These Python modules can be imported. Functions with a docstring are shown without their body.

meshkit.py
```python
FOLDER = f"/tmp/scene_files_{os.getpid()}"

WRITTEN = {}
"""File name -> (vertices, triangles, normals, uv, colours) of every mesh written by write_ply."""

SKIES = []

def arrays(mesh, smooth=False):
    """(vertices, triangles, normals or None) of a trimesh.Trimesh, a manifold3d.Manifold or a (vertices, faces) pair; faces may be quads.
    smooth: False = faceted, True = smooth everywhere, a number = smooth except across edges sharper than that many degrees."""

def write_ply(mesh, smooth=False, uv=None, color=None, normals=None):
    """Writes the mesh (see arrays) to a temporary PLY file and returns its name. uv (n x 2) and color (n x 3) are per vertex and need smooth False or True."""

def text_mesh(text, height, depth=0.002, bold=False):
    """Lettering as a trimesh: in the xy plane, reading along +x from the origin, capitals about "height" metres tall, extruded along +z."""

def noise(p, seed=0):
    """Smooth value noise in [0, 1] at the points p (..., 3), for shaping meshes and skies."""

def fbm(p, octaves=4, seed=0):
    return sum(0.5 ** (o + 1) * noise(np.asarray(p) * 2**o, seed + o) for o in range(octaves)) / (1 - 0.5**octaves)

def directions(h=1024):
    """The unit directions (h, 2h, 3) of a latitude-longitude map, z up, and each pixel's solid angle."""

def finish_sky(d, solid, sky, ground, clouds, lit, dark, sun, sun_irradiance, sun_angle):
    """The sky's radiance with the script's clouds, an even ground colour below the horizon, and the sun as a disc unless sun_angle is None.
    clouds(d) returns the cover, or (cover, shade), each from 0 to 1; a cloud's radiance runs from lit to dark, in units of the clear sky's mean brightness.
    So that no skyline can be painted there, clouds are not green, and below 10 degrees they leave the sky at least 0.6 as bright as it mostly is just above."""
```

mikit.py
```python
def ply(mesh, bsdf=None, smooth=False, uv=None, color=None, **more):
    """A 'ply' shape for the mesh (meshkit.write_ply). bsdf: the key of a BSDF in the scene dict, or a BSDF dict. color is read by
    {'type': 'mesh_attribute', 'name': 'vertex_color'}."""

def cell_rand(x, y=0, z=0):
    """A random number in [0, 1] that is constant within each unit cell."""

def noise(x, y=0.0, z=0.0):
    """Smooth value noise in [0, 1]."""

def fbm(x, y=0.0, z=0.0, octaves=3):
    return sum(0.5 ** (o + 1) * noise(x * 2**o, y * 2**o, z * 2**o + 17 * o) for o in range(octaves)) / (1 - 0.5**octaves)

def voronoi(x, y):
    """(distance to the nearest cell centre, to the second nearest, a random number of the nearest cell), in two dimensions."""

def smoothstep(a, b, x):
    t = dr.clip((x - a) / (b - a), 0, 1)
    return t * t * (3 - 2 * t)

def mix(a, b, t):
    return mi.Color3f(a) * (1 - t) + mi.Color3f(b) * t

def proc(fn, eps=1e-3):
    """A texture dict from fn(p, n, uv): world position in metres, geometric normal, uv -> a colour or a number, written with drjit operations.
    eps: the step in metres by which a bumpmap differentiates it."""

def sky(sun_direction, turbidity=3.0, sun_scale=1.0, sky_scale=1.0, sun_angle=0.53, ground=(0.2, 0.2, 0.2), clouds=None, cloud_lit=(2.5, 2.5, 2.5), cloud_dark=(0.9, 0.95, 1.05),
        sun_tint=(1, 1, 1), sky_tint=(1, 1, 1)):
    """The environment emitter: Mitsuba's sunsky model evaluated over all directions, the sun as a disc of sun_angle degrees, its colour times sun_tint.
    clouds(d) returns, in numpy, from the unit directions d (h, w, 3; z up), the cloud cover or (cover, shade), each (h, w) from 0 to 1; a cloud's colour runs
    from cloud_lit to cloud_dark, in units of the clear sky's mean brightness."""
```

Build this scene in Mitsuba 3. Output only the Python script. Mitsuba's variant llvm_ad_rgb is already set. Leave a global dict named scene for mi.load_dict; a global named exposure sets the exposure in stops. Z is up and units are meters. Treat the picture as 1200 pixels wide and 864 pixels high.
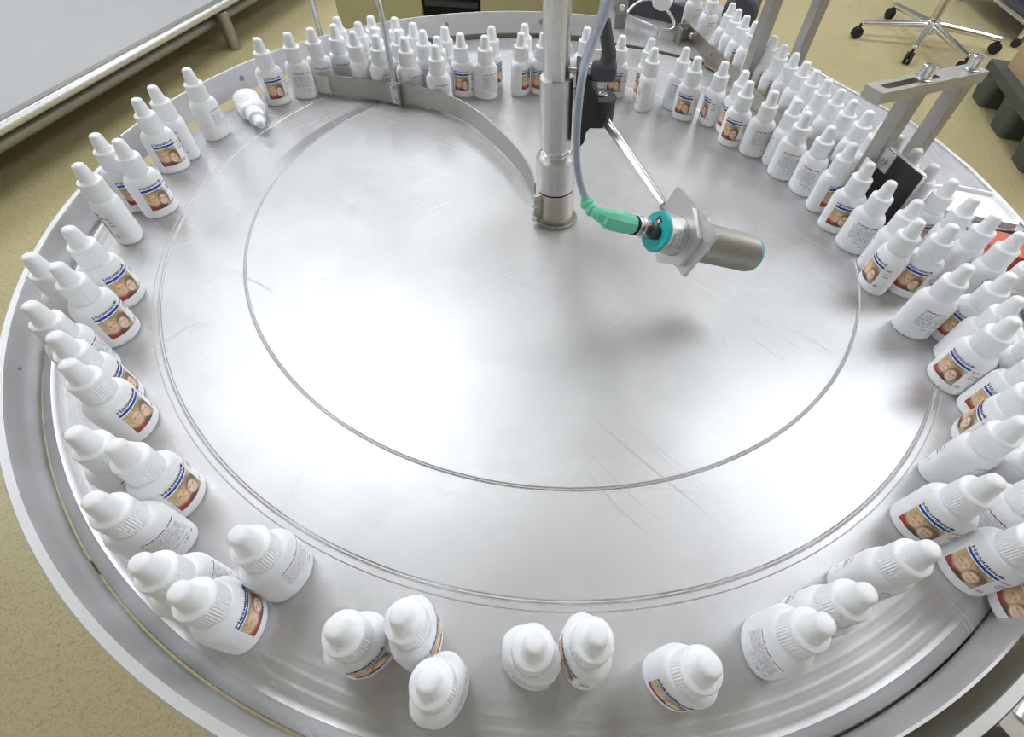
import math, random
import numpy as np, trimesh, shapely, shapely.geometry as sg
import drjit as dr, mitsuba as mi
import mikit, meshkit
from mikit import proc, noise, fbm, smoothstep, mix, cell_rand

T = mi.ScalarTransform4f
scene, labels = {'type': 'scene'}, {}

# ------------------------------------------------------------------ camera, light, exposure
CAM = np.array([-0.00862, -0.36922, 0.28057])
FWD, UPV = np.array([0.0, 0.64685738, -0.762611]), np.array([-0.07078077, 0.76069829, 0.64523499])
scene['camera'] = {'type': 'perspective', 'fov': 2 * math.degrees(math.atan(600 / 584.99)), 'fov_axis': 'x', 'near_clip': 0.01, 'far_clip': 100.0,
                   'principal_point_offset_x': -30.906 / 1200, 'principal_point_offset_y': 60.343 / 864,
                   'to_world': T().look_at(origin=CAM.tolist(), target=(CAM + FWD).tolist(), up=UPV.tolist())}
exposure = -0.08
CEIL, FLOOR = 1.9, -0.65
LAMP = (8.6, 9.0, 9.7)
#        x, y of ceiling luminaires: first two from disc highlights, rest added as fill
LAMPS = [(-0.85, 0.86), (1.45, 0.70), (-0.85, 3.2), (1.45, 3.2), (-3.1, 0.86), (3.6, 0.70), (-3.1, 3.2), (3.6, 3.2), (-3.1, -1.7), (3.6, -1.7)]
LAMP_HX, LAMP_HY = 0.62, 0.36

# ------------------------------------------------------------------ materials
def two(d): return {'type': 'twosided', 'bsdf': d}
def rgb(*c): return {'type': 'rgb', 'value': list(c)}
def mat(key, d): scene[key] = d
def plastic(key, c, rough=0.3, spec=0.5, **kw):
    mat(key, two({'type': 'principled', 'base_color': c if isinstance(c, dict) else rgb(*c), 'roughness': rough, 'specular': spec, **kw}))
def steel(key, c, alpha, dif=0.12):
    mat(key, two({'type': 'blendbsdf', 'weight': dif, 'a': {'type': 'roughconductor', 'material': 'none', 'distribution': 'ggx', 'alpha': alpha, 'specular_reflectance': rgb(*c)},
                  'b': {'type': 'diffuse', 'reflectance': rgb(*[x * 0.85 for x in c])}}))

def scratch(p):
    """fine hand-sanding scratches: arcs about scattered centres, 0 to 1"""
    s = mi.Float(0)
    for k, (cx, cy, f) in enumerate([(-0.55, -0.9, 900), (0.62, -0.75, 820), (0.15, 0.70, 1000), (-0.8, 0.5, 900), (0.10, -0.95, 700), (0.85, 0.30, 860), (-0.80, -0.15, 760)]):
        x, y = p.x - cx, p.y - cy
        r, a = dr.sqrt(x * x + y * y) + 0.006 * noise(p.x * 22, p.y * 22, k * 5.0), dr.atan2(y, x)
        line = smoothstep(0.80, 0.97, noise(r * f, a * 6.0 + 3 * k, k * 7.1))
        gate = smoothstep(0.50, 0.80, fbm(p.x * 16 + 9 * k, p.y * 16, k * 3.3 + 40, octaves=2))
        s = s + line * gate
    return dr.minimum(s, 1.0)

def disc_weight(p, n, uv):
    r = dr.sqrt(p.x * p.x + p.y * p.y)
    fine = noise(r * 1500, dr.atan2(p.y, p.x) * 3.0, 5.0)
    return dr.clip(0.28 + 0.34 * (fbm(p.x * 11, p.y * 11, 2.0) - 0.5) + 0.04 * (fine - 0.5) + 0.5 * scratch(p), 0, 1)

def disc_tone(p, n, uv):
    r, a = dr.sqrt(p.x * p.x + p.y * p.y), dr.atan2(p.y, p.x)
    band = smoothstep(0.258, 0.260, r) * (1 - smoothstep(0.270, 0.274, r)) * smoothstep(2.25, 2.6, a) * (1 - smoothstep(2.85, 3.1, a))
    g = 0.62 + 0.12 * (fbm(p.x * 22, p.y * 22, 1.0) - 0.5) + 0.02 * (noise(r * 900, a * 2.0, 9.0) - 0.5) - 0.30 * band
    return mi.Color3f(g, g, g * 1.005)

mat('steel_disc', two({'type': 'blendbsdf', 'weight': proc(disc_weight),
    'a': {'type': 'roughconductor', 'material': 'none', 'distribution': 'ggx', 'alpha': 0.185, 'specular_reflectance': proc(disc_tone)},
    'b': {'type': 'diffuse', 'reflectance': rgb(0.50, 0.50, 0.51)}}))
steel('steel_satin', (0.74, 0.74, 0.74), 0.16, 0.08)
steel('steel_sheet', (0.52, 0.51, 0.48), 0.18, 0.10)
steel('steel_bright', (0.82, 0.81, 0.80), 0.09, 0.06)
steel('steel_warm', (0.66, 0.62, 0.54), 0.12, 0.06)
steel('steel_strip', (0.44, 0.41, 0.35), 0.16, 0.12)
steel('steel_rim', (0.80, 0.80, 0.81), 0.27, 0.32)
steel('steel_dark', (0.40, 0.39, 0.36), 0.24, 0.20)
steel('chrome', (0.85, 0.85, 0.86), 0.05, 0.02)

def brushed_post(p, n, uv):
    g = 0.46 + 0.10 * (noise(p.x * 1400, p.y * 1400, p.z * 25) - 0.5) + 0.06 * (fbm(p.x * 40, p.y * 40, p.z * 40) - 0.5)
    return mi.Color3f(g, g * 0.97, g * 0.90)
mat('steel_post', two({'type': 'blendbsdf', 'weight': 0.14, 'a': {'type': 'roughconductor', 'material': 'none', 'distribution': 'ggx', 'alpha': 0.20, 'specular_reflectance': proc(brushed_post)},
                       'b': {'type': 'diffuse', 'reflectance': rgb(0.30, 0.29, 0.26)}}))
def plate_tone(p, n, uv):
    g = 0.50 + 0.16 * (fbm(p.x * 260, p.y * 60, 3.0) - 0.5) + 0.14 * (fbm(p.x * 14, p.y * 14, 8.0) - 0.5)
    return mi.Color3f(g, g, g * 1.03)
mat('steel_plate', two({'type': 'blendbsdf', 'weight': 0.3, 'a': {'type': 'roughconductor', 'material': 'none', 'distribution': 'ggx', 'alpha': 0.24, 'specular_reflectance': proc(plate_tone)},
                        'b': {'type': 'diffuse', 'reflectance': proc(plate_tone)}}))

plastic('white_body', (0.85, 0.862, 0.885), 0.30, 0.5)
plastic('white_cap', (0.86, 0.872, 0.895), 0.38, 0.5)
plastic('tray_white', (0.90, 0.90, 0.92), 0.25, 0.5)
plastic('black_plastic', (0.025, 0.026, 0.03), 0.45, 0.5)
plastic('lever_black', (0.065, 0.068, 0.082), 0.55, 0.5)
plastic('black_plate', (0.018, 0.017, 0.016), 0.35, 0.5)
plastic('rubber', (0.02, 0.02, 0.02), 0.6, 0.3)
plastic('hose_blue', (0.36, 0.41, 0.52), 0.3, 0.5)
plastic('plug_green', (0.16, 0.62, 0.42), 0.4, 0.5)
plastic('teal', (0.02, 0.47, 0.47), 0.35, 0.5)
plastic('block_red', (0.62, 0.10, 0.06), 0.4, 0.4)
plastic('yellow_paint', (0.66, 0.62, 0.36), 0.45, 0.4)
plastic('dark_grey', (0.07, 0.075, 0.085), 0.5, 0.4)
plastic('void_black', (0.012, 0.011, 0.010), 0.6, 0.3)
plastic('grey_pallet', (0.075, 0.083, 0.075), 0.6, 0.3)
plastic('ink_navy', (0.02, 0.03, 0.10), 0.5, 0.2)
plastic('ink_grey', (0.16, 0.16, 0.18), 0.5, 0.2)
plastic('ink_red', (0.62, 0.06, 0.10), 0.5, 0.2)
plastic('paper', (0.75, 0.72, 0.55), 0.7, 0.2)
def platform_tone(p, n, uv):
    g = 0.38 + 0.02 * (fbm(p.x * 5, p.y * 5) - 0.5)
    return mi.Color3f(g * 0.99, g * 1.0, g * 1.02)
plastic('platform_top', proc(platform_tone), 0.45, 0.4)
def card_tone(p, n, uv):
    g = 1 + 0.10 * (fbm(p.x * 9, p.y * 9, p.z * 30) - 0.5)
    return mi.Color3f(0.48 * g, 0.33 * g, 0.20 * g)
plastic('cardboard', proc(card_tone), 0.8, 0.2)
def floor_tone(p, n, uv):
    grain = smoothstep(0.55, 0.85, noise(p.x * 480, p.y * 480, 1.0)) * 0.40 + 0.35 * smoothstep(0.50, 0.85, fbm(p.x * 300, p.y * 300, 4.0))
    cloud = fbm(p.x * 2.0, p.y * 2.0, 6.0) - 0.5
    c = mix((0.435, 0.378, 0.205), (0.24, 0.21, 0.115), dr.clip(grain, 0, 1))
    return c * (1 + 0.16 * cloud)
mat('floor_mat', two({'type': 'principled', 'base_color': proc(floor_tone), 'roughness': 0.38, 'specular': 0.45}))
mat('wall_mat', two({'type': 'diffuse', 'reflectance': rgb(0.58, 0.58, 0.58)}))
mat('ceil_mat', two({'type': 'diffuse', 'reflectance': rgb(0.62, 0.62, 0.62)}))
mat('lamp_frame', two({'type': 'diffuse', 'reflectance': rgb(0.85, 0.85, 0.85)}))

# flat print of the bottle label: uv.x runs once round the bottle (front at 0.5), uv.y up the sleeve (3.5 to 30.8 mm)
def label_print(p, n, uv):
    t = (uv.x - 0.5) * 360.0
    z = 3.5 + uv.y * 27.3
    col = mi.Color3f(0.85, 0.862, 0.885)
    def put(c, k, m): return mi.Color3f(c) * (1 - m) + mi.Color3f(k) * m
    def box(v, a, b, e): return smoothstep(a - e, a + e, v) * (1 - smoothstep(b - e, b + e, v))
    def oval(cx, cy, rx, ry, e=0.12): return 1 - smoothstep(1 - e, 1 + e, dr.sqrt(dr.square((X - cx) / rx) + dr.square((Y - cy) / ry)))
    s = dr.sin(t * math.pi / 180) * 13.2                       # mm across the front
    front = dr.select(dr.abs(t) < 80, mi.Float(1), mi.Float(0))
    X, Y = s / 8.1, (z - 8.2) / 16.4
    lum = 0.72 + 0.55 * noise(X * 2.3 + 5, Y * 3.1, 2.0)
    pic = mi.Color3f(0.55, 0.45, 0.29) * lum
    pic = put(pic, (0.26, 0.21, 0.11), oval(0.20, 0.98, 0.60, 0.14, 0.5) * 0.7)
    pic = put(pic, (0.36, 0.05, 0.035), 1 - smoothstep(0.06, 0.30, Y + 0.22 * X + 0.10 * noise(X * 4, Y * 5, 1.0)))
    pic = put(pic, (0.09, 0.055, 0.035), oval(0.16, 0.10, 0.40, 0.20, 0.4) * 0.9)
    hair = noise(X * 9 + 3 * Y, Y * 4, 6.0)
    pic = put(pic, mi.Color3f(0.58, 0.42, 0.20) * (0.7 + 0.6 * hair), oval(-0.42, 0.68, 0.50, 0.32, 0.25))
    pic = put(pic, mi.Color3f(0.76, 0.52, 0.36) * (0.86 + 0.3 * smoothstep(-0.9, -0.2, X)), oval(-0.36, 0.55, 0.36, 0.27, 0.2))
    pic = put(pic, mi.Color3f(0.20, 0.125, 0.065) * (0.6 + 0.9 * hair), oval(0.52, 0.54, 0.50, 0.34, 0.25))
    pic = put(pic, mi.Color3f(0.83, 0.60, 0.46) * (1.08 - 0.25 * smoothstep(0.4, 0.9, X)), oval(0.42, 0.41, 0.37, 0.27, 0.2))
    for cx, cy in ((-0.52, 0.60), (-0.20, 0.62), (0.27, 0.49), (0.58, 0.46)):
        pic = put(pic, (0.30, 0.17, 0.11), oval(cx, cy, 0.10, 0.030, 0.7) * 0.8)
        pic = put(pic, (0.42, 0.25, 0.14), oval(cx, cy + 0.055, 0.12, 0.015, 0.8) * 0.6)
    for cx, cy in ((-0.32, 0.42), (0.45, 0.29)):
        pic = put(pic, (0.55, 0.18, 0.15), oval(cx, cy, 0.14, 0.040, 0.5) * 0.8)
        pic = put(pic, (0.95, 0.93, 0.90), oval(cx, cy + 0.012, 0.09, 0.018, 0.5) * 0.8)
    pic = put(pic, (0.60, 0.38, 0.25), oval(-0.35, 0.50, 0.07, 0.06, 0.8) * 0.5 + oval(0.44, 0.38, 0.07, 0.06, 0.8) * 0.5)
    pic = put(pic, (0.52, 0.32, 0.21), oval(0.02, 0.45, 0.09, 0.20, 0.8) * 0.55)
    col = put(col, pic, front * box(s, -8.1, 8.1, 0.06) * box(z, 8.2, 24.6, 0.06))
    arc = 26.3 + 0.004 * s * s
    col = put(col, (0.01, 0.06, 0.42), front * box(s, -8.1, 8.4, 0.06) * box(z - arc, -0.95, 0.95 - 0.02 * dr.abs(s), 0.06))
    # side print right of the picture: bar code, rule
    bars = dr.select(noise(t * 1.6, 3.0) > 0.45, mi.Float(1), mi.Float(0))
    col = put(col, (0.10, 0.10, 0.12), box(t, 43, 58, 0.3) * box(z, 8.4, 10.8, 0.08) * bars)
    col = put(col, (0.35, 0.35, 0.38), box(t, 74, 75.4, 0.2) * box(z, 9.0, 15.0, 0.08))
    col = put(col, (0.72, 0.10, 0.18), box(t, 43, 70, 0.5) * box(z, 25.6 + 0.4 * dr.sin(t * 0.6), 27.0 + 0.4 * dr.sin(t * 0.9), 0.15) * smoothstep(0.35, 0.5, noise(t * 0.8, z * 1.5, 4.0)))
    # fine print on the back: heading, red line, block of lines, box, foot
    tb = dr.select(t < 0, t + 360, t)
    word = dr.select(noise(tb * 0.55, dr.floor(z / 0.95) * 7.3) > 0.30, mi.Float(1), mi.Float(0))
    row = box(z / 0.95 - dr.floor(z / 0.95), 0.25, 0.62, 0.06)
    col = put(col, (0.20, 0.21, 0.24), box(tb, 163, 244, 0.4) * box(z, 14.0, 25.6, 0.05) * word * row)
    col = put(col, (0.20, 0.20, 0.23), box(tb, 166, 248, 0.4) * box(z, 28.0, 29.2, 0.08) * word)
    col = put(col, (0.66, 0.12, 0.18), box(tb, 166, 230, 0.4) * box(z, 26.3, 26.9, 0.08) * word * 0.7)
    col = put(col, (0.25, 0.25, 0.28), box(tb, 246.5, 247.8, 0.3) * box(z, 12.0, 20.0, 0.08) * 0.7)
    col = put(col, (0.25, 0.25, 0.28), box(tb, 190, 238, 0.4) * box(z, 11.4, 12.1, 0.08) * word * 0.8)
    col = put(col, (0.25, 0.25, 0.28), box(tb, 200, 252, 0.4) * box(z, 8.6, 9.9, 0.08) * dr.select(noise(tb * 0.35, 9.0) > 0.5, mi.Float(1), mi.Float(0)) * 0.9)
    return col
mat('label_mat', two({'type': 'principled', 'base_color': proc(label_print), 'roughness': 0.34, 'specular': 0.5}))

# ------------------------------------------------------------------ helpers
def put(key, mesh, bsdf, smooth=30, to_world=None, label=None, category=None, group=None, kind=None, **more):
    base, n = key, 0
    while key in scene:
        n += 1; key = f'{base}_{n:03d}'
    d = mesh if isinstance(mesh, dict) else mikit.ply(mesh, bsdf, smooth, **more)
    scene[key] = {**d, 'to_world': to_world} if to_world is not None else d
    tag(key, label, category, group, kind)
    return key
def tag(key, label=None, category=None, group=None, kind=None):
    e = {k: v for k, v in dict(label=label, category=category, group=group, kind=kind).items() if v}
    if e: labels[key] = e
def box(sx, sy, sz, c=(0, 0, 0), rz=0.0, bev=0.0):
    if bev:
        p = sg.box(-sx / 2 + bev, -sy / 2 + bev, sx / 2 - bev, sy / 2 - bev).buffer(bev, quad_segs=4)
        m = trimesh.creation.extrude_polygon(p, sz, engine='earcut'); m.apply_translation([0, 0, -sz / 2])
    else:
        m = trimesh.creation.box([sx, sy, sz])
    m.apply_transform(trimesh.transformations.rotation_matrix(rz, [0, 0, 1])); m.apply_translation(c)
    return m
def frame(axis):
    w = np.asarray(axis, float); w = w / np.linalg.norm(w)
    a = np.cross(w, [0, 0, 1.0] if abs(w[2]) < 0.95 else [1.0, 0, 0]); a /= np.linalg.norm(a)
    return a, np.cross(w, a), w
def lathe(prof, n=48, origin=(0, 0, 0), axis=(0, 0, 1), closed=True):
    """profile of (r, z); axis through origin"""
    prof = np.asarray(prof, float)
    if closed:
        if prof[0, 0] > 1e-9: prof = np.vstack([[0, prof[0, 1]], prof])
        if prof[-1, 0] > 1e-9: prof = np.vstack([prof, [0, prof[-1, 1]]])
    a, b, w = frame(axis)
    th = np.arange(n) * 2 * np.pi / n
    ring = np.cos(th)[:, None] * a + np.sin(th)[:, None] * b
    v = (prof[:, None, 0, None] * ring[None] + prof[:, None, 1, None] * w + np.asarray(origin)).reshape(-1, 3)
    f = []
    for i in range(len(prof) - 1):
        j = np.arange(n); k = (j + 1) % n
        q0, q1, q2, q3 = i * n + j, i * n + k, (i + 1) * n + k, (i + 1) * n + j
        f += [np.stack([q0, q1, q2], 1), np.stack([q0, q2, q3], 1)]
    m = trimesh.Trimesh(v, np.vstack(f), process=True)
    m.update_faces(m.nondegenerate_faces())
    if m.is_watertight and m.volume < 0: m.invert()
    return m
def rodm(p0, p1, r, n=24, r1=None):
    p0, p1 = np.asarray(p0, float), np.asarray(p1, float)
    L = np.linalg.norm(p1 - p0); e = min(r * 0.12, L * 0.1); r1 = r if r1 is None else r1
    return lathe([(r - e, 0), (r, e), (r1, L - e), (r1 - e, L)], n, p0, p1 - p0)
def spline(pts, n):
    from scipy.interpolate import CubicSpline
    pts = np.asarray(pts, float); s = np.r_[0, np.cumsum(np.linalg.norm(np.diff(pts, axis=0), axis=1))]
    return CubicSpline(s, pts)(np.linspace(0, s[-1], n))
def chaikin(pts, k):
    p = np.asarray(pts, float)
    for _ in range(k):
        p = np.vstack([p[:1], np.stack([0.75 * p[:-1] + 0.25 * p[1:], 0.25 * p[:-1] + 0.75 * p[1:]], 1).reshape(-1, 3), p[-1:]])
    return p
def tube(path, r, n=16):
    path = np.asarray(path, float); r = np.broadcast_to(r, len(path))
    tg = np.gradient(path, axis=0); tg /= np.linalg.norm(tg, axis=1, keepdims=True)
    a = frame(tg[0])[0]; v = []
    for p, t, rr in zip(path, tg, r):
        a = a - t * (a @ t); a /= np.linalg.norm(a); b = np.cross(t, a)
        th = np.arange(n) * 2 * np.pi / n
        v.append(p + rr * (np.cos(th)[:, None] * a + np.sin(th)[:, None] * b))
    m = len(path); v = np.vstack(v + [path[:1], path[-1:]]); f = []
    j = np.arange(n); k = (j + 1) % n
    for i in range(m - 1):
        f += [np.stack([i * n + j, i * n + k, (i + 1) * n + k], 1), np.stack([i * n + j, (i + 1) * n + k, (i + 1) * n + j], 1)]
    f += [np.stack([k, j, np.full(n, m * n)], 1), np.stack([(m - 1) * n + j, (m - 1) * n + k, np.full(n, m * n + 1)], 1)]
    return trimesh.Trimesh(v, np.vstack(f), process=False)
def arc_band(prof, a0, a1, n=160):
    """closed (r, z) outline swept about the z axis from a0 to a1 degrees"""
    prof = np.asarray(prof, float); k = len(prof); th = np.radians(np.linspace(a0, a1, n))
    v = np.stack([prof[None, :, 0] * np.cos(th)[:, None], prof[None, :, 0] * np.sin(th)[:, None], np.broadcast_to(prof[None, :, 1], (n, k))], -1).reshape(-1, 3)
    f = []
    for i in range(n - 1):
        for j in range(k):
            a, b, c, d = i * k + j, i * k + (j + 1) % k, (i + 1) * k + (j + 1) % k, (i + 1) * k + j
            f += [[a, b, c], [a, c, d]]
    from shapely.ops import triangulate
    tri = trimesh.creation.triangulate_polygon(sg.Polygon(prof), engine='earcut')
    idx = np.argmin(np.linalg.norm(np.asarray(tri[0])[:, None] - prof[None], axis=2), axis=1)
    for t in tri[1]:
        f += [[idx[t[0]], idx[t[1]], idx[t[2]]], [(n - 1) * k + idx[t[2]], (n - 1) * k + idx[t[1]], (n - 1) * k + idx[t[0]]]]
    m = trimesh.Trimesh(v, np.array(f), process=False); m.fix_normals(); return m
def extrude(poly, z0, z1):
    parts = []
    for g in getattr(poly, 'geoms', [poly]):
        m = trimesh.creation.extrude_polygon(g, z1 - z0, engine='earcut'); m.apply_translation([0, 0, z0]); parts.append(m)
    return trimesh.util.concatenate(parts)
def cap_screw(key, base, axis, r, h, bsdf='steel_bright'):
    """socket head screw: head with a hexagonal recess, washer under it"""
    a, b, w = frame(axis); base = np.asarray(base, float)
    e = r * 0.12
    put(key, lathe([(r - e, 0), (r, e), (r, h - e), (r - e, h), (r * 0.55, h), (r * 0.5, h * 0.55)], 32, base, w), bsdf, 25)
def mat4(cols, t):
    m = np.eye(4); m[:3, :3] = np.stack(cols, 1); m[:3, 3] = t; return m

# ------------------------------------------------------------------ room shell
X0, X1, Y0, Y1 = -4.2, 4.6, -3.0, 6.2
put('floor', box(X1 - X0, Y1 - Y0, 0.1, ((X0 + X1) / 2, (Y0 + Y1) / 2, FLOOR - 0.05)), 'floor_mat', False, kind='structure')
put('ceiling', box(X1 - X0, Y1 - Y0, 0.1, ((X0 + X1) / 2, (Y0 + Y1) / 2, CEIL + 0.05)), 'ceil_mat', False, kind='structure')
H, ZM = CEIL - FLOOR, (CEIL + FLOOR) / 2
put('wall_left', box(0.1, Y1 - Y0, H, (X0 - 0.05, (Y0 + Y1) / 2, ZM)), 'wall_mat', False, kind='structure')
put('wall_right', box(0.1, Y1 - Y0, H, (X1 + 0.05, (Y0 + Y1) / 2, ZM)), 'wall_mat', False, kind='structure')
put('wall_back', box(X1 - X0 + 0.2, 0.1, H, ((X0 + X1) / 2, Y1 + 0.05, ZM)), 'wall_mat', False, kind='structure')
put('wall_front', box(X1 - X0 + 0.2, 0.1, H, ((X0 + X1) / 2, Y0 - 0.05, ZM)), 'wall_mat', False, kind='structure')
ROWS = ['in the row before the viewer', 'in the added back row', 'in the added row behind the viewer']
COLS = ['second from the left', 'second from the right', 'added at the far left', 'added at the far right']
for i, (x, y) in enumerate(LAMPS):
    hx, hy = LAMP_HX, LAMP_HY
    k = 'ceiling_light' + (f'_{i:03d}' if i else '')
    ring = sg.box(-hx - 0.03, -hy - 0.03, hx + 0.03, hy + 0.03).difference(sg.box(-hx, -hy, hx, hy))
    fr = extrude(ring, CEIL - 0.05, CEIL); fr.apply_translation([x, y, 0])
    put(k + '__frame', fr, 'lamp_frame', False)
    pan = trimesh.Trimesh([[x - hx, y - hy, CEIL - 0.04], [x + hx, y - hy, CEIL - 0.04], [x + hx, y + hy, CEIL - 0.04], [x - hx, y + hy, CEIL - 0.04]], [[0, 2, 1], [0, 3, 2]], process=False)
    put(k + '__diffuser', mikit.ply(pan, 'lamp_frame', False, emitter={'type': 'area', 'radiance': {'type': 'rgb', 'value': list(LAMP)}}), None)
    tag(k, 'rectangular white ceiling luminaire ' + COLS[(-0.85, 1.45, -3.1, 3.6).index(x)] + ' ' + ROWS[0 if 0 < y < 1 else 1 if y > 1 else 2], 'ceiling light', 'ceiling luminaires')

# ------------------------------------------------------------------ turntable
prof = [(0, 0)]
for r0 in (0.2592, 0.3163):
    prof += [(r0 - 0.0013, 0), (r0 - 0.0006, -0.0004), (r0 + 0.0001, -0.0001), (r0 + 0.0007, -0.0005), (r0 + 0.0013, 0)]
    if r0 > 0.3: prof += [(r0 + 0.0040, 0), (r0 + 0.0043, -0.0003), (r0 + 0.0047, 0)]
for r in np.linspace(0.344, 0.3768, 44):
    k = (r - 0.344) / 0.0328
    prof.append((r, 0.00016 * k * (0.35 * math.sin(r * 1150) + 0.25 * math.sin(r * 2450 + 1)) - 0.00010 * k))
prof += [(0.3776, 0.0), (0.3784, 0.0002), (0.3794, -0.0004), (0.3812, -0.0012), (0.3830, -0.0022), (0.3848, -0.0036), (0.3856, -0.0056), (0.3857, -0.0075), (0.3850, -0.016), (0.36, -0.018), (0, -0.018)]
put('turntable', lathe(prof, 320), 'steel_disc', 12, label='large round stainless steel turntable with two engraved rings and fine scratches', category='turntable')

# frame of the turntable: rim on the left and near side, raised rail at the back, pedestal
put('rim_guard__rim', arc_band([(0.3866, -0.0060), (0.3892, 0.0185), (0.3899, 0.0202), (0.3938, 0.0202), (0.3948, 0.0190), (0.3948, 0.0120), (0.3938, 0.0115), (0.3928, 0.0170), (0.3905, 0.0170), (0.3876, -0.0060)], 176.5, 287, 200), 'steel_rim', 35)
put('rim_guard__rim_end', arc_band([(0.3866, -0.0060), (0.3892, 0.0185), (0.3896, 0.0202), (0.3908, 0.0202), (0.3908, 0.0185), (0.3878, -0.0060)], 287, 309, 50), 'steel_rim', 35)
put('rim_guard__back_rail', arc_band([(0.3862, 0.0045), (0.3871, 0.0300), (0.3876, 0.0308), (0.3892, 0.0308), (0.3896, 0.0300), (0.3892, 0.0045)], 82, 177.5, 160), 'steel_rim', 35, label='raised curved rail at the far side')
put('rim_guard__outer_band', arc_band([(0.3980, -0.03), (0.3980, 0.0190), (0.3988, 0.0202), (0.4032, 0.0202), (0.4040, 0.0190), (0.4040, -0.03)], 284, 309, 60), 'steel_satin', 35)
put('rim_guard__gap_shade_band', arc_band([(0.3965, -0.040), (0.3965, 0.0042), (0.3990, 0.0042), (0.3990, -0.040)], 82.5, 134, 80), 'steel_dark', 35)  # dark band standing in for the shadow gap under the back rail
put('rim_guard__slot_dark_sheet', arc_band([(0.3880, -0.024), (0.3880, -0.020), (0.3974, -0.020), (0.3974, -0.024)], 284, 309, 50), 'black_plate', 35)  # black sheet added under the slot so that it reads dark
put('rim_guard__pedestal', lathe([(0.16, FLOOR), (0.16, -0.22), (0.13, -0.205)], 64), 'steel_sheet', 30)
for t in (190, 232, 278):
    t = math.radians(t); d = np.array([math.cos(t), math.sin(t), 0])
    put('rim_guard__support_arm', tube(np.array([d * 0.12 + [0, 0, -0.235], d * 0.30 + [0, 0, -0.215], d * 0.3930 + [0, 0, -0.10], d * 0.3930 + [0, 0, -0.03], d * 0.3930 + [0, 0, 0.0160]]), 0.002, 12), 'steel_dark', 40)
put('rim_guard__hub', lathe([(0.05, -0.205), (0.05, -0.0185)], 32), 'steel_dark', 30)
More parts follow.
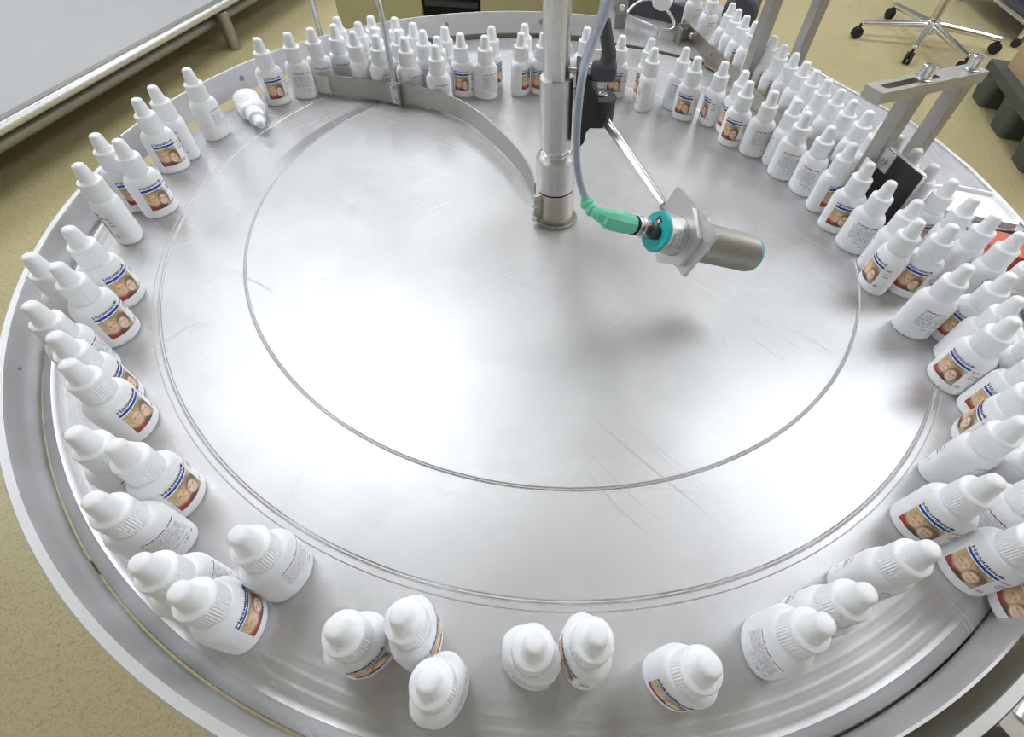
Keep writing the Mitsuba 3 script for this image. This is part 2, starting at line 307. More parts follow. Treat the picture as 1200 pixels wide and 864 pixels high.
for a, z in ((154.9, 0.0185), (114.2, 0.0185), (137.0, 0.0185), (95.0, 0.0185)):
    d = np.array([math.cos(math.radians(a)), math.sin(math.radians(a)), 0])
    put('rim_guard__screw', lathe([(0.0026, 0), (0.0028, 0.0004), (0.0026, 0.0009), (0.0015, 0.0009), (0.0013, 0.0004)], 20, d * 0.3868 + [0, 0, z], -d), 'steel_dark', 25)
for a in (200.5, 213):
    d = np.array([math.cos(math.radians(a)), math.sin(math.radians(a)), 0])
    put('rim_guard__screw', lathe([(0.0013, 0), (0.0012, 0.0006)], 14, d * 0.3884 + [0, 0, 0.0105], -d), 'steel_dark', 25)
tag('rim_guard', 'stainless steel rim and raised back rail round the rotating disc, on a pedestal', 'machine rim')

# ------------------------------------------------------------------ bottles
AX, BX = 0.0131, 0.0097
def oval_loft(rows, n=64, close=True):
    """rows of (z, half width, half depth): front faces +x, wide direction is y"""
    th = np.arange(n) * 2 * np.pi / n
    v = [np.stack([b * np.cos(th), a * np.sin(th), np.full(n, z)], 1) for z, a, b in rows]
    m = len(rows); v = np.vstack(v + [[[0, 0, rows[0][0]], [0, 0, rows[-1][0]]]]); f = []
    j = np.arange(n); k = (j + 1) % n
    for i in range(m - 1):
        f += [np.stack([i * n + j, i * n + k, (i + 1) * n + k], 1), np.stack([i * n + j, (i + 1) * n + k, (i + 1) * n + j], 1)]
    f += [np.stack([k, j, np.full(n, m * n)], 1), np.stack([(m - 1) * n + j, (m - 1) * n + k, np.full(n, m * n + 1)], 1)]
    return trimesh.Trimesh(v, np.vstack(f), process=False)
rows = [(0.0006, 0.0098, 0.0068), (0, 0.0110, 0.0078), (0.0003, 0.0119, 0.0087), (0.0012, 0.0127, 0.0093), (0.0026, AX, BX), (0.0310, AX, BX)]
for k in range(1, 11):
    g = k / 10 * math.pi / 2
    c, s = math.cos(g), math.sin(g)
    rows.append((0.0310 + 0.0072 * s ** 1.15, 0.0076 + (AX - 0.0076) * c ** 0.9, 0.0076 + (BX - 0.0076) * c ** 0.8))
rows += [(0.0392, 0.0075, 0.0075), (0.0410, 0.0072, 0.0072)]
BODY = mikit.ply(oval_loft(rows), 'white_body', 40)
def cap_mesh(n=176):
    th = np.arange(n) * 2 * np.pi / n
    rib = 0.00019 * np.sin(th * 44 + 0.7)
    pr = [(0.0386, 0.0068, 0), (0.0386, 0.0080, 0), (0.0391, 0.0084, 0), (0.0397, 0.0083, 1), (0.0507, 0.0080, 1), (0.0511, 0.0081, 0), (0.0520, 0.0082, 0), (0.0527, 0.0080, 0), (0.0531, 0.0074, 0),
          (0.0531, 0.0061, 0), (0.0533, 0.0057, 0), (0.0548, 0.0054, 0), (0.0640, 0.0042, 0)]
    for k in range(1, 9):
        g = k / 8 * math.pi / 2
        pr.append((0.0640 + 0.0025 * math.sin(g) ** 1.1, max(0.0042 * math.cos(g) ** 0.62, 1e-5), 0))
    v = [np.stack([(r + w * rib) * np.cos(th), (r + w * rib) * np.sin(th), np.full(n, z)], 1) for z, r, w in pr]
    m = len(pr); v = np.vstack(v); f = []; j = np.arange(n); k = (j + 1) % n
    for i in range(m - 1):
        f += [np.stack([i * n + j, i * n + k, (i + 1) * n + k], 1), np.stack([i * n + j, (i + 1) * n + k, (i + 1) * n + j], 1)]
    return trimesh.Trimesh(v, np.vstack(f), process=False)
CAP = mikit.ply(cap_mesh(), 'white_cap', 50)
def label_mesh(n=72):
    u = np.linspace(0, 1, n + 1); th = (u - 0.5) * 2 * np.pi; v, uv = [], []
    g = 0.00009
    for k, z in enumerate((0.0035, 0.0308)):
        v.append(np.stack([(BX + g) * np.cos(th), (AX + g) * np.sin(th), np.full(n + 1, z)], 1)); uv.append(np.stack([u, np.full(n + 1, float(k))], 1))
    j = np.arange(n); f = np.vstack([np.stack([j, j + 1, n + 2 + j], 1), np.stack([j, n + 2 + j, n + 1 + j], 1)])
    return (np.vstack(v), f), np.vstack(uv)
lm, luv = label_mesh()
LABEL = mikit.ply(lm, 'label_mat', True, uv=luv)
def wrap_text(text, h, z, centre_deg=None, s0=None, squeeze=1.0, bold=True, lift=0.00022):
    m = meshkit.text_mesh(text, h, 0.00008, bold=bold); v = np.array(m.vertices)
    w = v[:, 0].max()
    if s0 is not None: t = np.arcsin(np.clip((v[:, 0] * squeeze - w * squeeze / 2 + s0) / AX, -1, 1))
    else: t = math.radians(centre_deg) + (v[:, 0] - w / 2) * squeeze / 0.0122
    k = lift + v[:, 2]
    m.vertices = np.stack([(BX + k) * np.cos(t), (AX + k) * np.sin(t), z + v[:, 1]], 1)
    return m
NAME = mikit.ply(wrap_text('Називин®', 0.0024, 0.0282, s0=0.0003, squeeze=1.05, bold=False), 'ink_navy', False)
SIDE = mikit.ply(trimesh.util.concatenate([wrap_text('10 мл', 0.0013, 0.0222, 62, bold=False), wrap_text('Капли', 0.0013, 0.0196, 62, bold=False)]), 'ink_grey', False)
GROUPS = ['bottles along the left rim', 'bottles crowded behind the curved guide', 'bottles following the right rim', 'bottles at the near edge', 'bottles queued in the outfeed lane']
PLATE_Z = 0.0017
def bottle(m, label, group, side=True):
    n = sum(1 for k in scene if k.startswith('dropper_bottle') and k.endswith('__body'))
    k = 'dropper_bottle' + (f'_{n:03d}' if n else '')
    tag(k, label, 'bottle', group)
    scene[k + '__body'] = {**BODY, 'to_world': m}; scene[k + '__cap'] = {**CAP, 'to_world': m}
    scene[k + '__label'] = {**LABEL, 'to_world': m}
    scene[k + '__label__brand_lettering'] = {**NAME, 'to_world': m}; scene[k + '__label__small_print'] = {**SIDE, 'to_world': m}
    labels[k + '__label'] = {'label': 'printed wrap-around label'}
BOTTLES = [
    (-0.3111, 0.1529, 305, 'showing its photo label, first to the right of the fallen bottle', 0),
    (-0.2874, 0.1709, 92, 'with text panel, at the left tip of the curved guide', 0),
    (-0.3436, 0.078, 161, 'mostly blank, first to the left of the fallen bottle', 0),
    (-0.3547, 0.0417, 60, 'with boxed text, behind a photo bottle where the back rail ends', 0),
    (-0.3553, 0.0189, 312, 'with photo, before the boxed text bottle where the back rail ends', 0),
    (-0.3544, -0.0375, 321, 'with photo, rear one of the pair just below the back rail end', 0),
    (-0.3339, -0.0428, 327, 'with photo, front one of the pair just below the back rail end', 0),
    (-0.3419, -0.0763, 222, 'with one narrow column of print, alone at the upper left rim', 0),
    (-0.305, -0.1421, 346, 'with photo, uppermost of the group of three at the middle left rim', 0),
    (-0.311, -0.1676, 141, 'with hidden label, outermost of the three at the middle left rim', 0),
    (-0.2908, -0.1737, 340, 'with photo, lowest of the group of three at the middle left rim', 0),
    (-0.2848, -0.204, 179, 'rearmost of the row of three at the far left border', 0),
    (-0.2584, -0.2229, 10, 'with half covered photo, middle of the row at the far left border', 0),
    (-0.241, -0.239, 1, 'with full photo, foremost of the row at the far left border', 0),
    (-0.2144, -0.2744, 135, 'with grey text, behind the photo bottle at the lower left rim', 0),
    (-0.1934, -0.2791, 354, 'with photo, before the grey text bottle at the lower left rim', 0),
    (-0.1881, -0.3029, 135, 'with its text panel outward, standing alone at the lower left rim', 0),
    (-0.1559, -0.325, 163, 'with label turned away, rear one of the pair at lower left', 0),
    (-0.1361, -0.3338, 12, 'with photo, front one of the touching pair at lower left', 0),
    (-0.1233, -0.3124, 159, 'with faint text, set inward of the pair at the lower left', 0),
    (-0.0748, -0.3416, 307, 'leftmost of the three clustered at the near edge, photo under its shoulder', 3),
    (-0.0523, -0.336, 3, 'farthest of the three clustered at the near edge', 3),
    (-0.0383, -0.3552, 155, 'nearest of the three clustered at the near edge', 3),
    (-0.0016, -0.3418, 66, 'left one of the pair at the middle of the near edge', 3),
    (0.0217, -0.338, 201, 'right one of the pair at the middle of the near edge', 3),
    (0.0626, -0.3451, 234, 'alone at the near edge, brown photo under its left side', 3),
    (0.1088, -0.3292, 359, 'with grey text, nearest of three in line at lower right', 3),
    (0.1293, -0.3174, 86, 'with blank side, middle of three in line at lower right', 3),
    (0.1632, -0.2988, 87, 'with blank side, farthest of three in line at lower right', 3),
    (-0.2692, 0.1863, 90, 'with text, just above the left end of the curved guide', 1),
    (-0.2525, 0.2209, 92, 'showing only its cap, rearmost at the left of the crowd', 1),
    (-0.2493, 0.1999, 88, 'with dark text, second behind the left end of the guide', 1),
    (-0.226, 0.2109, 106, 'in the second row of the crowd, left of the upright rod', 1),
    (-0.2244, 0.1856, 29, 'with a sliver of blue, front row left of the upright rod', 1),
    (-0.2177, 0.2309, 79, 'in the crowd, back row, just left of the upright rod', 1),
    (-0.2059, 0.2004, 119, 'in the crowd, middle row, just left of the upright rod', 1),
    (-0.1986, 0.181, 119, 'with text, front row, just left of the upright rod', 1),
    (-0.1912, 0.2313, 87, 'in the crowd, back row, just right of the upright rod', 1),
    (-0.1805, 0.1984, 97, 'in the crowd, middle row, just right of the upright rod', 1),
    (-0.169, 0.1804, 101, 'with text panel, front row, first right of the upright rod', 1),
    (-0.1684, 0.2191, 75, 'in the crowd, back row, second right of the upright rod', 1),
    (-0.1539, 0.2011, 94, 'in the crowd, middle row, second right of the upright rod', 1),
    (-0.1339, 0.1665, 93, 'with red heading line, nearest the curved guide right of the rod', 1),
    (-0.136, 0.1877, 123, 'half hidden, just behind the red heading bottle in the crowd', 1),
    (-0.133, 0.2158, 112, 'in the back row, rightmost of the crowd behind the guide', 1),
    (-0.1136, 0.2008, 270, 'with full photo, at the right end of the crowd', 1),
    (-0.0871, 0.1992, 98, "with text panel, right beside the crowd's last photo bottle", 1),
    (-0.0826, 0.2252, 323, 'with photo at its right edge, rightmost of the crowd', 1),
    (-0.0489, 0.2142, 330, 'with blank side, front one of two left of the centre pole', 1),
    (-0.047, 0.2395, 154, 'mostly covered, rear one of two left of the centre pole', 1),
    (-0.0247, 0.2185, 255, 'with photo, half hidden by the left side of the pole', 1),
    (-0.0014, 0.2283, 284, 'almost wholly hidden by the centre pole', 1),
    (0.0233, 0.2422, 277, 'behind the grey hose, first right of the centre pole', 1),
    (0.0364, 0.2237, 78, 'with lines of text, between the grey hose and the black lever', 1),
    (0.0621, 0.2261, 253, 'with photo label, directly under the black clamping lever', 1),
    (0.0944, 0.2246, 185, 'rear one of the pair right of the black lever', 2),
    (0.0952, 0.1984, 155, 'with blank side, front one of the pair right of the lever', 2),
    (0.1301, 0.2053, 51, 'with text, rear one of the second pair right of the lever', 2),
    (0.1389, 0.1827, 240, 'with full photo, front one of the second pair right of the lever', 2),
    (0.1662, 0.1761, 193, 'with photo at its left edge, standing singly before the lane guide', 2),
    (0.1834, 0.1574, 205, 'mostly hidden behind a photo bottle before the lane guide', 2),
    (0.1829, 0.1338, 235, 'with full photo, just right of the singly standing bottle', 2),
    (0.2028, 0.1164, 66, 'with text block, touching the full photo bottle before the lane guide', 2),
    (0.2215, 0.1022, 319, 'blank, rear one of the pair before the lane guide', 2),
    (0.2232, 0.0783, 48, 'with text panel, front one of the pair before the lane guide', 2),
    (0.2372, 0.055, 25, 'with boxed text, left of the bracket post', 2),
    (0.2467, 0.0285, 287, 'before the bracket post, photo just showing at its right edge', 2),
    (0.2505, -0.0004, 245, 'with photo label, left of the black plate', 2),
    (0.2575, -0.0253, 37, 'with text panel, standing before the black plate', 2),
    (0.2679, -0.0484, 289, 'with side print, at the lower end of the black plate', 2),
    (0.2585, -0.0723, 183, 'with photo at left and side print, second below the black plate', 2),
    (0.2813, -0.075, 235, 'with full photo label, third below the black plate', 2),
    (0.2704, -0.1177, 57, 'with blank left side and text at right, on the right rim', 2),
    (0.2952, -0.1232, 219, 'with photo, behind the blank and text bottle on the right rim', 2),
    (0.2882, -0.145, 22, 'squeezed between the barcode bottle and the photo bottle behind it', 2),
    (0.2753, -0.1629, 198, 'with photo and barcode fully visible, on the right rim', 2),
    (0.2989, -0.169, 3, 'with red and grey text, just below the barcode bottle', 2),
    (0.2844, -0.1881, 207, 'with half covered photo, second below the barcode bottle', 2),
    (0.2693, -0.2068, 148, 'with a sliver of photo, third below the barcode bottle', 2),
    (0.2396, -0.2332, 89, 'with small print on a blank side, at lower right rim', 2),
    (0.2644, -0.2415, 265, 'mostly hidden, just below the small print bottle at lower right', 2),
    (0.2087, -0.2661, 215, 'with large photo, inner one of two at lower right rim', 2),
    (0.2422, -0.264, 13, 'behind the inner large photo bottle at the lower right rim', 2),
    (0.2241, -0.2879, 204, 'with large photo, outer one of two at lower right rim', 2),
    (0.2416, -0.3052, 184, 'with photo, cut off by the right border at lower right', 2),
    (0.1723, 0.4793, 109, 'with cut-off cap, leftmost at the top of the lane', 4),
    (0.182, 0.4443, 107, 'with cut-off cap, second from left at the top of the lane', 4),
    (0.195, 0.3977, 105, 'with cut-off cap, third from left at the top of the lane', 4),
    (0.208, 0.3506, 101, 'fourth from left at the top of the lane, cap whole', 4),
    (0.2118, 0.3303, 108, 'fifth from left at the top of the lane', 4),
    (0.2173, 0.3104, 279, 'with a blue stripe, just left of the upper post', 4),
    (0.2238, 0.2908, 105, 'partly hidden behind the left edge of the upper post', 4),
    (0.2302, 0.2711, 100, 'hidden behind the upper post in the lane', 4),
    (0.2357, 0.2512, 291, 'first in the lane after the upper posts', 4),
    (0.2413, 0.2283, 287, 'second in the lane after the upper posts', 4),
    (0.2478, 0.2067, 99, 'third in the lane after the upper posts', 4),
    (0.2535, 0.1868, 111, 'fourth in the lane after the upper posts', 4),
    (0.2578, 0.1663, 288, 'fifth in the lane after the upper posts', 4),
    (0.263, 0.1461, 113, 'sixth in the lane after the upper posts', 4),
    (0.2697, 0.1265, 103, 'seventh in the lane after the upper posts', 4),
    (0.2742, 0.1055, 105, 'eighth in the lane after the upper posts', 4),
    (0.2815, 0.0857, 102, 'ninth in the lane after the upper posts', 4),
    (0.287, 0.0648, 283, 'hidden behind the bracket post in the lane', 4),
    (0.2922, 0.0447, 105, 'showing only its cap between the two bracket posts', 4),
    (0.2986, 0.0238, 98, 'in front of the rear bracket post in the lane', 4),
    (0.3042, 0.0039, 282, 'just behind the lower corner of the black plate in the lane', 4),
    (0.3097, -0.0168, 284, 'before the white tray, a blue stripe low on its label', 4),
    (0.3144, -0.0395, 293, 'below the white tray, left of the red block in the lane', 4),
    (0.3201, -0.0596, 101, 'overlapping the left end of the red block', 4),
    (0.3271, -0.0791, 289, 'in front of the red block, blue stripe showing', 4),
    (0.3316, -0.1002, 102, 'cut off by the right border just below the red block', 4),
]

for x, y, yaw, words, g in BOTTLES:
    z = PLATE_Z if g == 4 and y > 0.012 else 0.0
    bottle(T().translate([x, y, z + 0.0001]).rotate([0, 0, 1], yaw), 'white dropper bottle ' + words, GROUPS[g])
# the fallen one: lying on its wide back, cap towards the camera
fb = np.array([-0.3390, 0.1390]); fdir = np.array([0.0321, -0.0429]); fdir /= np.linalg.norm(fdir)
zc = np.array([fdir[0], fdir[1], 0.0])
yc = np.array([-fdir[1], fdir[0], 0]); xc = np.cross(yc, zc)
c, s = math.cos(math.radians(8)), math.sin(math.radians(8))
m = np.eye(4); m[:3, :3] = np.stack([c * xc + s * yc, -s * xc + c * yc, zc], 1); m[:3, 3] = [fb[0], fb[1], 0.0104]
bottle(T(m), 'white dropper bottle lying fallen on its side left of the curved guide', GROUPS[0])

# ------------------------------------------------------------------ centre pole
PB, PT = np.array([-0.0001, -0.0129, 0.0]), np.array([-0.0636, 0, 1.0])          # foot and lean of the pole
PT = PT / PT[2]
def pp(z): return PB + PT * z
def pole_part(name, prof, bsdf, n=48, smooth=25, label=None):
    put('centre_pole__' + name, lathe(prof, n, PB, PT), bsdf, smooth, label=label)
pole_part('shaft', [(0.0092, 0.066), (0.0092, CEIL / 1.002)], 'steel_bright', 64)
pole_part('sleeve', [(0.0113, 0.0690), (0.0119, 0.0696), (0.0119, 0.1225), (0.0114, 0.1231), (0.0096, 0.1231)], 'steel_satin', 64)
pole_part('neck_ring', [(0.0116, 0.0640), (0.0116, 0.0655), (0.0106, 0.0660), (0.0106, 0.0690)], 'chrome', 64)
pole_part('upper_collar', [(0.0153, 0.0322), (0.0157, 0.0326), (0.0157, 0.0590), (0.0152, 0.0605), (0.0135, 0.0625), (0.0119, 0.0640)], 'steel_satin', 64)
slit = extrude(sg.Point(0, 0).buffer(0.0156, 48).difference(sg.box(-0.02, -0.0035, -0.008, 0.0015)), 0.0030, 0.0312)
ax, ay, aw = frame(PT)
mm = mat4((np.cross([0, 1.0, 0], aw) / np.linalg.norm(np.cross([0, 1.0, 0], aw)), np.cross(aw, np.cross([0, 1.0, 0], aw)) / np.linalg.norm(np.cross([0, 1.0, 0], aw)), aw), PB)
slit.apply_transform(mm); put('centre_pole__lower_collar', slit, 'steel_warm', 30)
th = np.linspace(0, 2 * np.pi, 73)
put('centre_pole__base_ring', tube(np.stack([0.0182 * np.cos(th), 0.0182 * np.sin(th), np.full(73, 0.0022)], 1) + PB, 0.0009, 10), 'steel_dark', 60)
put('centre_pole__foot', lathe([(0.0125, 0.0002), (0.0125, 0.0030)], 40, PB), 'steel_warm', 30)
gx = np.array([-0.0168, -0.0065, 0])
put('centre_pole__clamp_jaw', box(0.0022, 0.0075, 0.0255, PB + [-0.0158, -0.0110, 0.0165], math.radians(-62), 0.0005), 'steel_warm', 30)
for dx, dy, z in ((-0.0172, -0.0060, 0.0255), (-0.0180, -0.0085, 0.0170), (-0.0172, -0.0125, 0.0195), (-0.0165, -0.0135, 0.0075)):
    cap_screw('centre_pole__screw', PB + [dx, dy, z], (-0.75, -0.62, 0.15), 0.0021, 0.0024)
tag('centre_pole', 'polished steel pole standing over the middle of the turntable, in collars and a sleeve', 'pole')

# ------------------------------------------------------------------ curved guide
GP = [(-0.0195, 0.0010), (-0.0235, 0.0180), (-0.0356, 0.0473), (-0.0656, 0.0939), (-0.1079, 0.1399), (-0.1493, 0.1604), (-0.1870, 0.1667)]
gl = sg.LineString(spline([(*p, 0) for p in GP], 60)[:, :2])
put('curved_guide__curved_strip', extrude(gl.buffer(0.0007, cap_style=2), 0.0025, 0.0240), 'steel_sheet', 25)
gl2 = sg.LineString([(-0.1862, 0.1662), (-0.2050, 0.1696), (-0.2300, 0.1727), (-0.2560, 0.1750), (-0.2690, 0.1757)])
put('curved_guide__end_strip', extrude(gl2.buffer(0.0007, cap_style=2), 0.0022, 0.0238), 'steel_sheet', 25)
put('curved_guide__clear_tab', box(0.0150, 0.0006, 0.0190, (-0.2655, 0.1741, 0.0130), math.radians(-3)), {'type': 'twosided', 'bsdf': {'type': 'principled', 'base_color': rgb(0.62, 0.62, 0.56), 'roughness': 0.12, 'specular': 0.6}}, 25, label='scuffed clear plastic tab')
br = math.radians(-11)
put('curved_guide__bracket', box(0.0085, 0.0016, 0.0235, (-0.1840, 0.1648, 0.0135), br), 'steel_satin', 25)
put('curved_guide__clip', box(0.0022, 0.0050, 0.0240, (-0.1778, 0.1622, 0.0135), br), 'steel_dark', 25)
for z in (0.0065, 0.0195):
    cap_screw('curved_guide__screw', (-0.1846, 0.1640, z), (-0.19, -0.98, 0.0), 0.0023, 0.0022, 'chrome')
hoop = [(-0.1835, 0.1668, 0.004), (-0.1835, 0.1668, 0.03), (-0.1835, 0.1668, 0.06), (-0.1835, 0.1668, 0.088), (-0.1838, 0.1675, 0.098), (-0.1880, 0.1720, 0.110), (-0.2030, 0.1850, 0.121), (-0.235, 0.213, 0.126),
        (-0.268, 0.242, 0.121), (-0.2920, 0.2640, 0.108), (-0.2955, 0.2670, 0.095), (-0.2960, 0.2673, 0.06), (-0.2960, 0.2673, 0.03), (-0.2960, 0.2673, -0.012)]
put('curved_guide__rod', tube(chaikin(hoop, 4), 0.0027, 20), 'steel_satin', True, label='bent round rod')
put('curved_guide__rod_holder', box(0.014, 0.010, 0.014, (-0.2965, 0.2677, 0.0110), math.radians(-42), 0.001), 'steel_dark', 25)
tag('curved_guide', 'curved steel guide strip with a bent rod, sweeping left from the centre pole', 'guide rail')

# ------------------------------------------------------------------ clamp, rod, sensor, cable beside the pole
ck = pp(0.100)
sleeve_o = sg.Point(0, 0).buffer(0.0185, 32); ear = sg.box(0.004, -0.0125, 0.0260, 0.0125).buffer(0.003)
blk = sleeve_o.union(ear).intersection(sg.box(0.0035, -0.03, 0.05, 0.03)).difference(sg.Point(0, 0).buffer(0.01205, 32))
bm = extrude(blk, -0.0240, 0.0190); bm.apply_translation(ck); 
def skew(m, c=ck):
    v = np.array(m.vertices); v += np.outer(v[:, 2] - c[2], [PT[0], PT[1], 0]); m.vertices = v; return m
R0, R1 = np.array([0.0249, -0.0006, 0.0950]), np.array([0.0685, -0.0965, 0.0806])
rd = (R1 - R0) / np.linalg.norm(R1 - R0)
jp = sg.Polygon([(0.0124, -0.0335), (0.0175, -0.0335), (0.0200, -0.0300), (0.0212, -0.0220), (0.0250, -0.0160), (0.0285, -0.0140), (0.0285, 0.0060), (0.0255, 0.0100), (0.0215, 0.0170), (0.0170, 0.0215), (0.0124, 0.0225)]).buffer(-0.001).buffer(0.001, quad_segs=6)
jm = extrude(jp, -0.0125, 0.0125); jm.apply_transform(trimesh.transformations.rotation_matrix(math.pi / 2, [1, 0, 0])); jm.apply_translation(ck + [0.0015, 0.004, 0.0085])
put('clamp_joint__jaw', skew(jm), 'black_plastic', 30)
e0 = sg.Point(0.0330, 0.0085).buffer(0.0108, 24).union(sg.box(0.0150, -0.0025, 0.0330, 0.0193)).buffer(0.0015).buffer(-0.0015)
put('clamp_joint__ear', extrude(e0, -0.0125, 0.0075).apply_translation(ck), 'black_plastic', 30)
cap_screw('clamp_joint__screw', ck + [0.0330, 0.0100, 0.0074], (0, 0, 1), 0.0042, 0.0012, 'chrome')
hb = pp(0.1275)
put('clamp_joint__stud', rodm(hb + [0.009, 0.0, 0.0], hb + [0.0258, -0.0010, 0.0012], 0.0021), 'steel_warm', 30)
put('clamp_joint__bush', lathe([(0.0036, 0), (0.0042, 0.0008), (0.0042, 0.0032), (0.0036, 0.0040)], 32, hb + [0.0205, -0.0008, 0.0009], (1, -0.06, 0.07)), 'steel_warm', 30)
lever_path = spline([hb + p for p in ((0.0320, -0.001, 0.0015), (0.0345, 0.0000, 0.0085), (0.0335, 0.0020, 0.0170), (0.0305, 0.0040, 0.0260), (0.0310, 0.0060, 0.0330))], 30)
hub = lathe([(0.0052, 0), (0.0066, 0.0008), (0.0069, 0.0060), (0.0069, 0.0140), (0.0060, 0.0164), (0.003, 0.0170)], 40, hb + [0.0245, -0.0010, 0.0012], (1, -0.06, 0.07))
lev = tube(lever_path, np.interp(np.linspace(0, 1, 30), [0, 0.2, 0.5, 0.8, 0.93, 1], [0.0062, 0.0055, 0.0046, 0.0042, 0.0037, 0.0020]), 18)
put('clamp_joint__lever', trimesh.util.concatenate([hub, lev]), 'lever_black', 35, label='dark grey clamping lever')
tag('clamp_joint', 'black plastic clamp with a lever, gripping the sleeve of the centre pole', 'clamp')

U = np.array([0.8739, 0.2861, -0.3929]); U /= np.linalg.norm(U)
SL, SC = np.array([0.05935, -0.12822, 0.0850]), np.array([0.07758, -0.11941, 0.07980])
E1 = np.cross(U, [0, 0, 1.0]); E1 /= np.linalg.norm(E1); E2 = np.cross(E1, U)
def sensor_axis(poly, s0, s1, rot=0.0, c=None):
    m = extrude(poly, s0, s1)
    m.apply_transform(trimesh.transformations.rotation_matrix(rot, [0, 0, 1]))
    M = mat4((E1, E2, np.cross(E1, E2)), SL if c is None else c)
    if np.dot(np.cross(E1, E2), U) < 0: M[:3, 0] *= -1; M[:3, 2] = U
    m.apply_transform(M)
    if m.volume < 0: m.invert()
    return m
SR = 0.0125
sgn = -1 if np.dot(np.cross(E1, E2), U) < 0 else 1
PX, PY = math.cos(0.035) * E1 + math.sin(0.035) * E2, -math.sin(0.035) * E1 + math.cos(0.035) * E2
R1 = SC - PX * 0.0246 + PX * 0.0015
hole = SL + U * float((SC - SL) @ U) - SC
plate = sg.box(-0.0246, -0.0162, 0.0246, 0.0162).buffer(0.0005).difference(sg.Point(float(hole @ PX), float(hole @ PY)).buffer(SR + 0.0002, 32))
pm = extrude(plate, -0.0014, 0.0014)
PZ = np.cross(PX, PY); pm.apply_transform(mat4((PX, PY, PZ), SC))
put('sensor_bracket__plate', pm, 'steel_satin', 25, label='steel mounting plate')
PHI = 0.4
rd = (R1 - R0) / np.linalg.norm(R1 - R0)
put('sensor_bracket__rod', rodm(R0 + rd * -0.004, R1 - rd * 0.003, 0.0036, 32), 'chrome', 30)
put('sensor_bracket__weld_foot', rodm(R1 - rd * 0.004, R1 + rd * 0.001, 0.0022, 16), 'steel_dark', 30)
tag('sensor_bracket', 'bright round rod with a square steel plate, reaching from the black clamp to the sensor', 'bracket')

s_pl = float((SC - SL) @ U)
def sens(name, prof, bsdf, n=64, smooth=25, label=None): put('proximity_sensor__' + name, lathe(prof, n, SL, U), bsdf, smooth, label=label)
sens('end_cap', [(0.0122, -0.0008), (0.0129, 0.0), (0.0129, 0.0012), (0.0123, 0.0015)], 'teal', label='teal plastic end cap')
sens('barrel', [(0.0121, 0.0015), (0.0125, 0.0019), (0.0125, 0.0835), (0.0121, 0.0840)], 'steel_satin')
thr = [(0.0121, 0.0290)]
for i in range(67):
    z = 0.0295 + i * 0.0008; thr += [(0.01253, z), (0.01278, z + 0.0004)]
thr += [(0.01253, 0.0838)]
sens('thread', thr, 'steel_sheet', 64, False, label='finely threaded front half')
sens('sensing_face', [(0.0124, 0.0841), (0.0124, 0.0854), (0.0118, 0.0860)], 'teal', label='teal sensing face')
hexa = sg.Polygon([(0.0205 * math.cos(k * math.pi / 3), 0.0205 * math.sin(k * math.pi / 3)) for k in range(6)]).buffer(-0.0004).buffer(0.0004).difference(sg.Point(0, 0).buffer(SR + 0.0002, 32))
put('proximity_sensor__nut', sensor_axis(hexa, s_pl - 0.0056, s_pl - 0.0016, PHI), 'steel_satin', 25)
put('proximity_sensor__nut', sensor_axis(hexa, s_pl + 0.0016, s_pl + 0.0066, PHI + 0.3), 'steel_satin', 25)
def on_face(a, b, s=0.0): return SL + E1 * a * sgn + E2 * b + U * s
# lamp window, adjusting screw and plug sit on the teal face
fr_led = sensor_axis(sg.box(-0.0022, -0.0019, 0.0022, 0.0019), -0.0014, -0.0002, 0.2, on_face(-0.0025 * sgn, 0.0064)); put('proximity_sensor__lamp_window', fr_led, 'dark_grey', False)
led = sensor_axis(sg.Point(0, 0).buffer(0.0010, 12), -0.0017, -0.0014, 0, on_face(-0.0018 * sgn, 0.0062))
put('proximity_sensor__lamp', mikit.ply(led, 'ink_red', False, emitter={'type': 'area', 'radiance': {'type': 'rgb', 'value': [5.0, 0.35, 0.4]}}), None, label='small glowing red lamp')
put('proximity_sensor__adjuster', lathe([(0.0044, -0.0009), (0.0044, -0.0050), (0.0037, -0.0055), (0.0008, -0.0055), (0.0007, -0.0049)][::-1], 32, on_face(0.0022 * sgn, 0.0004), U), 'black_plastic', 25, label='black adjusting screw')
# small print round the barrel
def wrap_barrel(text, h, s, a0):
    m = meshkit.text_mesh(text, h, 0.00006, bold=True); v = np.array(m.vertices)
    t = a0 - v[:, 0] / SR; k = SR + 0.00008 + v[:, 2]
    d = np.cos(t)[:, None] * E2 + np.sin(t)[:, None] * E1
    m.vertices = SL + d * k[:, None] + U * (s - v[:, 1])[:, None]; return m

